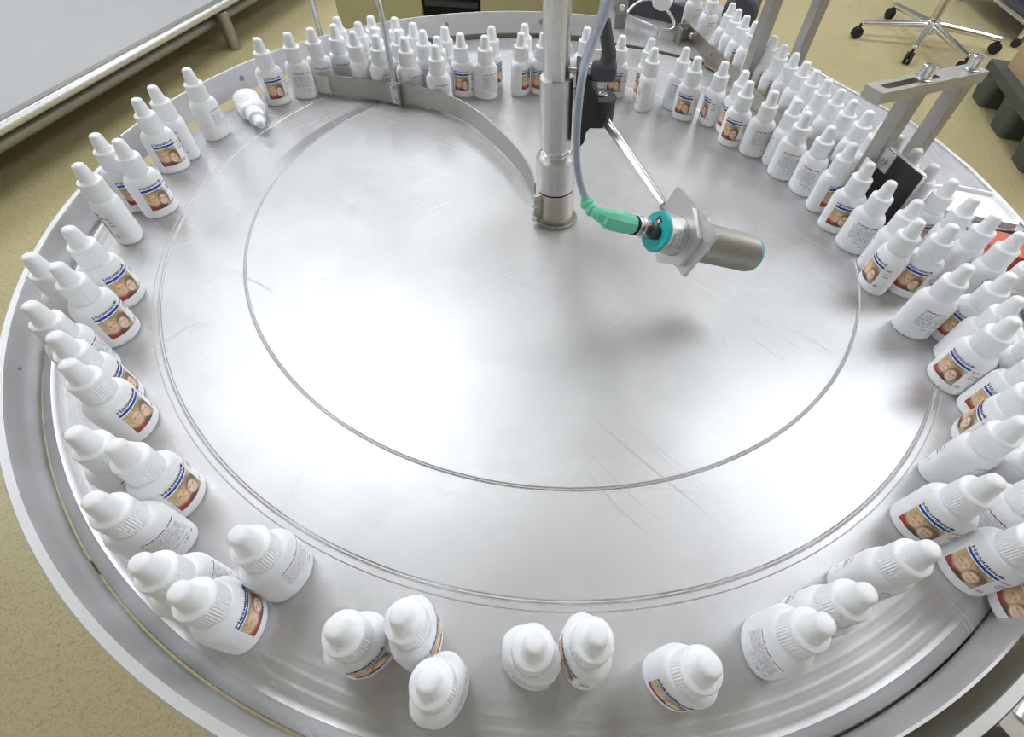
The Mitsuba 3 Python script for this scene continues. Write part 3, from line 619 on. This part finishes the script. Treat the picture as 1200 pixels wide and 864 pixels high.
put('proximity_sensor__print', trimesh.util.concatenate([wrap_barrel('PEPPERL', 0.0019, 0.0056, 1.75), wrap_barrel('CJ10-30', 0.0019, 0.0090, 1.65), wrap_barrel('10-30VDC', 0.0019, 0.0122, 1.70)]), 'ink_grey', False, label='dark print round the barrel')
plug_ax = -U
PC = on_face(-0.0072 * sgn, -0.0038)
put('sensor_cable__ring_nut', lathe([(0.0062, 0.0012), (0.0066, 0.0016), (0.0066, 0.0060), (0.0060, 0.0066), (0.0060, 0.0098), (0.0055, 0.0102)], 40, PC, plug_ax), 'steel_satin', 25, label='knurled steel ring nut')
put('sensor_cable__seal', lathe([(0.0058, 0.0102), (0.0061, 0.0106), (0.0061, 0.0114), (0.0058, 0.0118)], 32, PC, plug_ax), 'rubber', 25)
HOSE = [(0.0180, -0.1241, 0.0951), (0.0145, -0.1192, 0.0993), (0.0107, -0.1144, 0.1059), (0.0074, -0.1101, 0.1174), (0.0054, -0.1072, 0.1370), (0.0046, -0.1127, 0.1612), (0.0053, -0.1366, 0.1894), (0.0075, -0.1564, 0.2093), (0.0082, -0.1644, 0.2182), (0.0077, -0.1788, 0.2323), (0.0100, -0.195, 0.255), (0.030, -0.210, 0.35), (0.06, -0.20, 0.60)]
pend = PC - U * 0.0330
bp = [PC - U * s for s in (0.0116, 0.0122, 0.0165, 0.0180, 0.0270, 0.0315, 0.0340, 0.0350)]
put('sensor_cable__plug', tube(bp, [0.0050, 0.0058, 0.0062, 0.0066, 0.0066, 0.0062, 0.0048, 0.0020], 10), 'plug_green', 24, label='mint green moulded plug')
sr = spline([PC - U * 0.0290, pend + (np.array([0.0180, -0.1241, 0.0951]) - pend) * 0.45, np.array([0.0180, -0.1241, 0.0951]), np.array([0.0145, -0.1192, 0.0993])], 36)
put('sensor_cable__strain_relief', tube(sr, [0.0046 if i < 12 else (0.0040 if (i // 4) % 2 else 0.0031) for i in range(36)], 18), 'plug_green', 30, label='ribbed green strain relief')

put('sensor_cable__hose', tube(spline(HOSE, 120), 0.00215, 16), 'hose_blue', 60, label='translucent blue grey sheath')
tag('sensor_cable', 'blue grey cable with a mint green plug on the back of the sensor', 'cable')
tag('proximity_sensor', 'cylindrical steel sensor with a teal end and red lamp, held over the turntable', 'sensor')

# ------------------------------------------------------------------ outfeed lane: dead plate, guide, black plate
def sx(y): return 0.2872 - 0.276 * y
outer = sg.Polygon([(0.436, 0.012), (0.436, 0.055), (0.432, 0.113), (0.422, 0.164), (0.409, 0.206), (0.354, 0.296), (0.300, 0.400), (0.262, 0.560), (0.055, 0.560), (0.055, 0.370), (0.120, 0.345), (0.19, 0.27), (sx(0.02), 0.02), (sx(0.012), 0.012)])
lane_side = sg.Polygon([(sx(0.012) + 0.0004, 0.012), (0.436, 0.012), (0.436, 0.6), (sx(0.6) + 0.0004, 0.6)])
dead = outer.intersection(lane_side.union(outer.difference(sg.Point(0, 0).buffer(0.3866, 96))))
dead = max(getattr(dead, 'geoms', [dead]), key=lambda g: g.area)
put('dead_plate__sheet', extrude(dead, 0.0004, 0.0016), 'steel_plate', 25)
body = outer.difference(sg.Point(0, 0).buffer(0.412, 96)); body = max(getattr(body, 'geoms', [body]), key=lambda g: g.area)
put('dead_plate__under_frame', extrude(body.buffer(-0.004), -0.06, 0.0003), 'steel_dark', 25)
lip = sg.LineString([(0.436, 0.012), (0.436, 0.055), (0.432, 0.113), (0.422, 0.164), (0.409, 0.206), (0.354, 0.296), (0.300, 0.400), (0.262, 0.560)])
put('dead_plate__edge_lip', extrude(lip.buffer(0.0022, cap_style=2), -0.012, 0.0032), 'steel_satin', 25)
put('dead_plate__leg', box(0.05, 0.05, -0.06 - FLOOR, (0.33, 0.45, (FLOOR - 0.06) / 2), 0, 0.004), 'steel_dark', 25)
put('dead_plate__leg', box(0.05, 0.05, -0.06 - FLOOR, (0.12, 0.50, (FLOOR - 0.06) / 2), 0, 0.004), 'steel_dark', 25)
tag('dead_plate', 'scratched grey steel plate with a raised edge beside the turntable on the right', 'machine plate')

a = math.atan2(1, -0.276)
sl = sg.LineString([(sx(0.034) , 0.034), (sx(0.43), 0.43)])
put('lane_guide__strip', extrude(sl.buffer(0.0009, cap_style=2), 0.0022, 0.0205), 'steel_strip', 25)
ua = np.array([-0.276, 1.0, 0]) / math.hypot(0.276, 1); un = np.array([-ua[1], ua[0], 0])
def lane_pt(y, off=0.0, z=0.0): return np.array([sx(y), y, z]) + un * off
for y in (0.30, 0.335, 0.255):
    put('lane_guide__screw', lathe([(0.0024, 0), (0.0025, 0.0006), (0.0014, 0.0008)], 20, lane_pt(y, 0.0009, 0.012), un), 'steel_dark', 25)
put('lane_guide__gusset', extrude(sg.Polygon([tuple(lane_pt(0.345, 0.0012)[:2]), tuple(lane_pt(0.300, 0.0012)[:2]), tuple(lane_pt(0.325, 0.012)[:2])]), 0.0022, 0.0040), 'steel_strip', 25)
eb = lane_pt(0.405, 0.011, 0.0125)
put('lane_guide__end_bracket', box(0.020, 0.0022, 0.022, eb, math.atan2(un[1], un[0])), 'steel_strip', 25)
put('lane_guide__end_bracket', box(0.0022, 0.018, 0.020, lane_pt(0.398, 0.0195, 0.0120), math.atan2(un[1], un[0])), 'steel_dark', 25)
for dz, do in ((0.007, 0.006), (0.007, 0.015), (0.017, 0.006), (0.017, 0.015)):
    put('lane_guide__screw', lathe([(0.0014, 0), (0.0015, 0.0005), (0.0008, 0.0008)], 16, lane_pt(0.405, do, dz) - ua * 0.0012, -ua), 'chrome', 25)
cap_screw('lane_guide__bolt', lane_pt(0.392, 0.0012, 0.0125), un, 0.0042, 0.0040)
tag('lane_guide', 'long straight steel strip guiding bottles off the turntable into the lane', 'guide rail')

bl = sg.LineString([lane_pt(0.0290)[:2], lane_pt(-0.0105)[:2]])
put('black_stop_plate__plate', extrude(bl.buffer(0.0013, cap_style=2), 0.0120, 0.0640), 'black_plate', 25)
put('black_stop_plate__edge_trim', trimesh.util.concatenate([extrude(bl.buffer(0.0015, cap_style=2), 0.0641, 0.0650), box(0.0008, 0.0028, 0.052, lane_pt(-0.0112, 0, 0.038), math.atan2(ua[1], ua[0]))]), 'chrome', 25, label='bright metal edge trim')
put('black_stop_plate__holder', box(0.013, 0.0016, 0.017, lane_pt(0.0245, 0.0022, 0.0550), math.atan2(ua[1], ua[0])), 'steel_satin', 25)
cap_screw('black_stop_plate__screw', lane_pt(0.0250, 0.0031, 0.0545), un, 0.0028, 0.0012, 'steel_dark')
put('black_stop_plate__clear_tab', box(0.006, 0.0012, 0.016, lane_pt(0.0335, 0.0105, 0.0440), math.atan2(ua[1], ua[0])), 'tray_white', 25)
tag('black_stop_plate', 'black upright plate with bright edges, fixed to the bracket post above the lane', 'plate')

# ------------------------------------------------------------------ bracket posts
bd = math.atan2(0.0583, 0.1079)
bu, bn = np.array([math.cos(bd), math.sin(bd), 0]), np.array([-math.sin(bd), math.cos(bd), 0])
def gantry(key, p1, p2, ztop, words, foot1, cat='bracket'):
    p1, p2 = np.array([*p1, 0]), np.array([*p2, 0]); L = np.linalg.norm(p2 - p1); u = (p2 - p1) / L; n = np.array([-u[1], u[0], 0]); rz = math.atan2(u[1], u[0])
    for p, z0 in ((p1, foot1), (p2, PLATE_Z)):
        put(key + '__post', box(0.0130, 0.0125, ztop - 0.0092 - z0, (p[0], p[1], (ztop - 0.0092 + z0) / 2), rz, 0.0006), 'steel_post', 25)
    bar = sg.box(-0.052, -0.0078, L + 0.012, 0.0078).buffer(0.0003)
    slot = sg.LineString([(-0.040, 0), (0.014, 0)]).buffer(0.0034, quad_segs=8)
    bar = bar.difference(slot); m = extrude(bar, ztop - 0.009, ztop)
    M = mat4((u, n, np.array([0, 0, 1.0])), p1); m.apply_transform(M)
    put(key + '__slotted_bar', m, 'steel_sheet', 25)
    for p in (p1, p2):
        put(key + '__washer', lathe([(0.0066, 0), (0.0068, 0.0003), (0.0068, 0.0010), (0.0064, 0.0012)], 32, p + [0, 0, ztop]), 'chrome', 25)
        h = 0.0095
        put(key + '__bolt', lathe([(0.0047, 0), (0.0050, 0.0004), (0.0050, h - 0.0006), (0.0045, h)], 40, p + [0, 0, ztop + 0.0013]).difference(lathe([(0.0028, h - 0.004), (0.0028, h + 0.002)], 6, p + [0, 0, ztop + 0.0013])), 'chrome', 25)
    tag(key, words, cat)
gantry('post_bracket', (0.2762, 0.0386), (0.3265, 0.0640), 0.1180, 'two steel posts joined by a slotted bar with two socket bolts over the lane', 0.0207)
put('post_bracket__screw_hole', lathe([(0.0018, 0), (0.0016, 0.0003)], 18, np.array([0.2762, 0.0386, 0.040]) - bu * 0.0066, -bu), 'void_black', 25)
gantry('upper_post_bracket', (0.2200, 0.2500), (0.2790, 0.2720), 0.150, 'pair of steel posts in the lane at the top, cut off by the picture edge', 0.0207)

# white tray and red block on the plate
tr = sg.Polygon([(0.352, 0.062), (0.373, 0.071), (0.399, 0.073), (0.430, 0.064), (0.432, 0.025), (0.424, 0.014), (0.362, 0.030)]).buffer(-0.002).buffer(0.002)
put('white_tray__base', extrude(tr, PLATE_Z, PLATE_Z + 0.0012), 'tray_white', 25)
put('white_tray__rim', extrude(tr.difference(tr.buffer(-0.0022)), PLATE_Z + 0.0012, PLATE_Z + 0.0050), 'tray_white', 25)
tag('white_tray', 'flat white plastic tray lying on the grey plate beside the red block', 'plastic tray')
rk = math.radians(-17)
rb = sg.box(-0.019, -0.0155, 0.019, 0.0155).buffer(-0.001).buffer(0.001)
for hx, hy in ((0.008, 0.008), (-0.012, -0.004)):
    rb = rb.difference(sg.Point(hx, hy).buffer(0.0018, 12))
rm = extrude(rb, 0.0005, 0.0225); rm.apply_transform(trimesh.transformations.rotation_matrix(rk, [0, 0, 1])); rm.apply_translation([0.379, -0.036, 0])
put('red_block', rm, 'block_red', 25, label='red plastic block with drilled holes, at the right border beyond the lane', category='block')


# infeed shelf, machine body and bars at the lower right
put('infeed_shelf__sheet', extrude(sg.Polygon([(0.3868 * math.cos(math.radians(t)), 0.3868 * math.sin(math.radians(t))) for t in range(-50, -5, 3)] + [(0.45, -0.05), (0.45, -0.20), (0.36, -0.30), (0.300, -0.335), (0.262, -0.3000)]).buffer(0), -0.006, -0.0002), 'steel_plate', 25)
put('infeed_shelf__support', box(0.05, 0.05, 0.0286, (0.405, -0.190, -0.0205), 0.9, 0.003), 'steel_dark', 25)
tag('infeed_shelf', 'grey steel shelf outside the disc at the right border, under the cut-off bottle', 'machine plate')
mb = sg.Polygon([(0.47, -0.05), (0.385, -0.20), (0.325, -0.262), (0.262, -0.325), (0.195, -0.372), (0.17, -0.47), (0.50, -0.47), (0.56, -0.05)])
put('machine_body__housing', extrude(mb, FLOOR, -0.035), 'void_black', 25)
for k, (p, qq, r) in enumerate([((0.222, -0.350, -0.004), (0.258, -0.323, -0.010), 0.0045), ((0.212, -0.352, -0.018), (0.245, -0.344, -0.018), 0.004), ((0.236, -0.352, -0.02), (0.34, -0.315, -0.02), 0.0035)]):
    put('machine_body__bar', rodm(p, qq, r, 20), 'chrome', 30)
put('machine_body__clamp', box(0.020, 0.014, 0.022, (0.224, -0.3515, -0.012), math.radians(35), 0.002), 'steel_bright', 25)
tag('machine_body', 'dark machine body with bright bars at the lower right corner below the table frame', 'machine')

# ------------------------------------------------------------------ machinery at the far side
put('hub_bracket__plate', box(0.016, 0.0030, 0.085, (0.079, 0.431, 0.0440), 0.1, 0.001), 'steel_dark', 25)
put('hub_bracket__hub', lathe([(0.0095, 0), (0.0100, 0.0012), (0.0092, 0.0050), (0.0070, 0.0056)], 40, (0.0775, 0.4290, 0.030), (0.05, -1, 0.2)), 'steel_dark', 25)
cap_screw('hub_bracket__bolt', (0.0778, 0.4233, 0.031), (0.05, -1, 0.2), 0.0042, 0.0030)
tag('hub_bracket', 'dark steel bracket with a round hub behind the grey hose at the far side', 'bracket')
lp = [(0.086, 0.432, 0.018), (0.100, 0.448, 0.030), (0.118, 0.456, 0.034), (0.140, 0.440, 0.030), (0.1500, 0.424, 0.024), (0.1530, 0.412, 0.019), (0.1480, 0.402, 0.015), (0.138, 0.402, 0.015), (0.115, 0.412, 0.017), (0.090, 0.424, 0.020)]
put('wire_loop__rod', tube(spline(lp, 90), 0.0020, 12), 'steel_bright', 60)
put('wire_loop__standoff', rodm((0.1318, 0.4060, 0.0017), (0.1318, 0.4060, 0.0160), 0.0017, 16), 'steel_bright', 30)
ld = np.array([0.25, 0.97, 0.0]); ld /= np.linalg.norm(ld)
lm4 = np.eye(4); lm4[:3, :3] = np.stack([[0, 0, -1.0], [ld[1], -ld[0], 0], ld], 1)
if np.linalg.det(lm4[:3, :3]) < 0: lm4[:3, 1] *= -1
lm4[:3, 3] = [0.1280, 0.4010, 0.0465]
bottle(T(lm4), 'white dropper bottle lying on the bent rod loop at the top border', None)
put('wire_loop__nut', lathe([(0.0036, 0.0017), (0.0036, 0.0036)], 6, (0.1318, 0.4060, 0)), 'steel_satin', 20)
tag('wire_loop', 'bent bright rod loop on a short standoff at the far side', 'rod')
put('dark_chute__trough', extrude(sg.Polygon([(0.085, 0.50), (0.150, 0.47), (0.185, 0.445), (0.193, 0.47), (0.190, 0.62), (0.085, 0.62)]), 0.0017, 0.028), 'dark_grey', 25)
put('dark_chute__hood', lathe([(0.020, 0), (0.024, 0.004), (0.024, 0.10), (0.020, 0.104)], 40, (0.245, 0.430, 0.030), (0.35, 1, 0.05)), 'dark_grey', 30)
tag('dark_chute', 'dark grey plastic chute behind the rod loop at the top border', 'chute')

# ------------------------------------------------------------------ yellow housing behind the table
fz = sg.Polygon([(-0.412, FLOOR), (0.060, FLOOR), (0.060, 0.12), (-0.412, 0.12)]).difference(sg.box(-0.257, -0.30, -0.150, 0.08))
fm = extrude(fz, 0, 0.012); fm.apply_transform(trimesh.transformations.rotation_matrix(math.pi / 2, [1, 0, 0])); fm.apply_translation([0, 0.632, 0])
put('yellow_housing__front_panel', fm, 'yellow_paint', 25)
put('yellow_housing__body', box(0.47, 0.50, 0.12 - FLOOR, (-0.176, 0.632 + 0.26, (0.12 + FLOOR) / 2)), 'yellow_paint', 25)
put('yellow_housing__opening', box(0.1068, 0.004, 0.3790, (-0.2035, 0.6345, -0.110)), 'void_black', False, label='black opening in the front')
put('yellow_housing__opening_bar', box(0.095, 0.010, 0.008, (-0.2035, 0.628, -0.046), 0.05), 'dark_grey', False)
put('yellow_housing__torn_label', extrude(sg.Polygon([(0, 0), (0.012, -0.002), (0.013, 0.016), (0.004, 0.010)]), 0, 0.0006).apply_transform(trimesh.transformations.rotation_matrix(math.pi / 2, [1, 0, 0])).apply_translation([-0.334, 0.6195, -0.085]), 'paper', False, label='torn pale label')
put('yellow_housing__edge_trim', box(0.020, 0.014, 0.30, (0.071, 0.626, -0.10), 0, 0.003), 'steel_warm', 25)
tag('yellow_housing', 'pale yellow machine housing with a black opening, behind the back rail', 'machine housing')

# ------------------------------------------------------------------ low grey platform at the left
pz = -0.478
pa, pb = np.array([-1.62, 0.02]), np.array([-1.335, 1.86]); pu = (pb - pa) / np.linalg.norm(pb - pa); pn = np.array([-pu[1], pu[0]])
far = pb + pu * 1.0; near_ = pa - pu * 0.3
top = sg.Polygon([tuple(near_), tuple(far), tuple(far + pn * 1.4), tuple(near_ + pn * 1.4)])
put('low_platform__top', extrude(top.buffer(-0.028), pz - 0.03, pz), 'platform_top', 25)
def pt3(p, z): return np.array([p[0], p[1], z])
put('low_platform__edge_tube', rodm(pt3(near_, pz - 0.010), pt3(far, pz - 0.010), 0.014, 24), 'steel_satin', 30, label='bright steel edge tube')
put('low_platform__edge_strip', box(np.linalg.norm(far - near_), 0.022, 0.020, pt3((near_ + far) / 2 + pn * 0.024, pz - 0.008), math.atan2(pu[1], pu[0])), 'steel_dark', 25)
put('low_platform__lower_rail', rodm(pt3(near_ + pn * 0.06, pz - 0.070), pt3(far + pn * 0.06, pz - 0.070), 0.018, 24), 'steel_dark', 30)
for t in (0.05, 0.955, 1.5):
    c0 = pa + (pb - pa) * t + pn * 0.012
    put('low_platform__leg', rodm(pt3(c0, FLOOR), pt3(c0, pz - 0.03), 0.024, 24), 'steel_dark', 30)
for t in (0.0, 1.5):
    c0 = pa + (pb - pa) * t + pn * 1.36
    put('low_platform__leg', rodm(pt3(c0, FLOOR), pt3(c0, pz - 0.03), 0.024, 24), 'steel_dark', 30)
tag('low_platform', 'low grey platform with a rounded steel edge tube, left of the turntable', 'platform')

# ------------------------------------------------------------------ office chair, cart, pallet with box
cc = np.array([1.795, 2.385])
put('office_chair__column', rodm((*cc, FLOOR + 0.07), (*cc, FLOOR + 0.50), 0.020, 24, 0.017), 'steel_warm', 30)
put('office_chair__hub', lathe([(0.034, FLOOR + 0.05), (0.036, FLOOR + 0.06), (0.032, FLOOR + 0.105), (0.026, FLOOR + 0.11)], 32, (*cc, 0)), 'chrome', 30)
put('office_chair__seat', lathe([(0.17, FLOOR + 0.50), (0.19, FLOOR + 0.51), (0.19, FLOOR + 0.55), (0.16, FLOOR + 0.57)], 40, (*cc, 0)), 'dark_grey', 30)
for i, p in enumerate([(1.541, 2.394), (1.527, 2.004), (1.827, 2.060), (2.05, 2.33), (1.76, 2.72)]):
    d = np.array(p) - cc; d = d / np.linalg.norm(d); e = cc + d * 0.325
    d3 = np.array([d[0], d[1], 0])
    put('office_chair__arm', rodm(pt3(cc, FLOOR + 0.088) + d3 * 0.02, pt3(e, FLOOR + 0.066), 0.017, 16, 0.013), 'chrome', 30)
    s = np.array([-d[1], d[0], 0])
    put('office_chair__caster', trimesh.util.concatenate([lathe([(0.022, -0.016), (0.025, -0.012), (0.025, -0.004), (0.022, -0.002)], 24, pt3(e, FLOOR + 0.0252), s), lathe([(0.022, 0.002), (0.025, 0.004), (0.025, 0.012), (0.022, 0.016)], 24, pt3(e, FLOOR + 0.0252), s), rodm(pt3(e, FLOOR + 0.026), pt3(e, FLOOR + 0.066), 0.006, 12), rodm(pt3(e, FLOOR + 0.0252) - s * 0.014, pt3(e, FLOOR + 0.0252) + s * 0.014, 0.005, 12)]), 'rubber', 30, label='black twin caster')
tag('office_chair', 'office chair with a chrome five-star foot and black casters on the yellow floor', 'chair')

def bars(key, segs, r, bsdf):
    for a_, b_ in segs: put(key, rodm(a_, b_, r, 12), bsdf, 30)
c0, cu, cv = np.array([2.28, 2.42]), np.array([0.98, 0.22]), np.array([0.10, 0.99])
def cpt(a_, b_, z): return np.array([*(c0 + cu * a_ + cv * b_), z])
z0 = FLOOR + 0.10
bars('wire_cart__frame_bar', [(cpt(0, 0, z0), cpt(0.8, 0, z0)), (cpt(0, 0, z0), cpt(0, 0.7, z0)), (cpt(0.8, 0, z0), cpt(0.8, 0.7, z0)), (cpt(0, 0.7, z0), cpt(0.8, 0.7, z0))], 0.010, 'steel_bright')
bars('wire_cart__upright', [(cpt(0, 0, FLOOR + 0.04), cpt(0, 0, z0 + 0.5)), (cpt(0.8, 0, FLOOR + 0.04), cpt(0.8, 0, z0 + 0.5)), (cpt(0, 0.7, FLOOR + 0.04), cpt(0, 0.7, z0 + 0.5)), (cpt(0.8, 0.7, FLOOR + 0.04), cpt(0.8, 0.7, z0 + 0.5)), (cpt(0.08, 0, z0), cpt(0.08, 0, z0 + 0.5))], 0.010, 'steel_bright')
sh = sg.Polygon([tuple(cpt(a_, b_, 0)[:2]) for a_, b_ in ((0.01, 0.01), (0.79, 0.01), (0.79, 0.69), (0.01, 0.69))])
put('wire_cart__shelf', extrude(sh, z0 + 0.012, z0 + 0.022), 'dark_grey', 25)
put('wire_cart__crate', extrude(sh.buffer(-0.06), z0 + 0.023, z0 + 0.30), 'dark_grey', 25)
for a_, b_ in ((0, 0), (0.8, 0), (0, 0.7), (0.8, 0.7)):
    put('wire_cart__wheel', lathe([(0.014, -0.010), (0.020, -0.008), (0.020, 0.008), (0.014, 0.010)], 20, cpt(a_, b_, FLOOR + 0.0202), (*cv, 0)), 'rubber', 30)
tag('wire_cart', 'bright wire-framed cart with a dark shelf, at the upper right corner', 'cart')

A0 = np.array([1.765, 1.860]); ev, en = np.array([-0.214, -0.977]), np.array([0.977, -0.214])
def pal(a_, b_): return A0 + ev * a_ + en * b_
rzp = math.atan2(ev[1], ev[0])
put('plastic_pallet__deck', box(0.86, 0.62, 0.035, (*pal(0.43, 0.31), FLOOR + 0.122), rzp, 0.008), 'grey_pallet', 25)
for a_ in (0.075, 0.33, 0.58, 0.80):
    for b_ in (0.07, 0.31, 0.55):
        fp = trimesh.creation.extrude_polygon(sg.box(-0.045, -0.045, 0.045, 0.045).buffer(0.03), 0.104, engine='earcut')
        fp.vertices[:, :2] *= np.where(fp.vertices[:, 2:3] < 0.01, 0.80, 1.0)
        fp.apply_transform(trimesh.transformations.rotation_matrix(rzp, [0, 0, 1])); fp.apply_translation([*pal(a_, b_), FLOOR])
        put('plastic_pallet__foot', fp, 'grey_pallet', 25)
tag('plastic_pallet', 'dark grey plastic pallet with block feet under a brown carton, at the right border', 'pallet')
put('carton__box', box(0.76, 0.54, 0.42, (*pal(0.435, 0.315), FLOOR + 0.1398 + 0.21), rzp, 0.002), 'cardboard', 25)
put('carton__tape', box(0.762, 0.05, 0.001, (*pal(0.435, 0.315), FLOOR + 0.5605), rzp), 'paper', 25)
tag('carton', 'plain brown carton standing on the grey pallet at the right border', 'box')
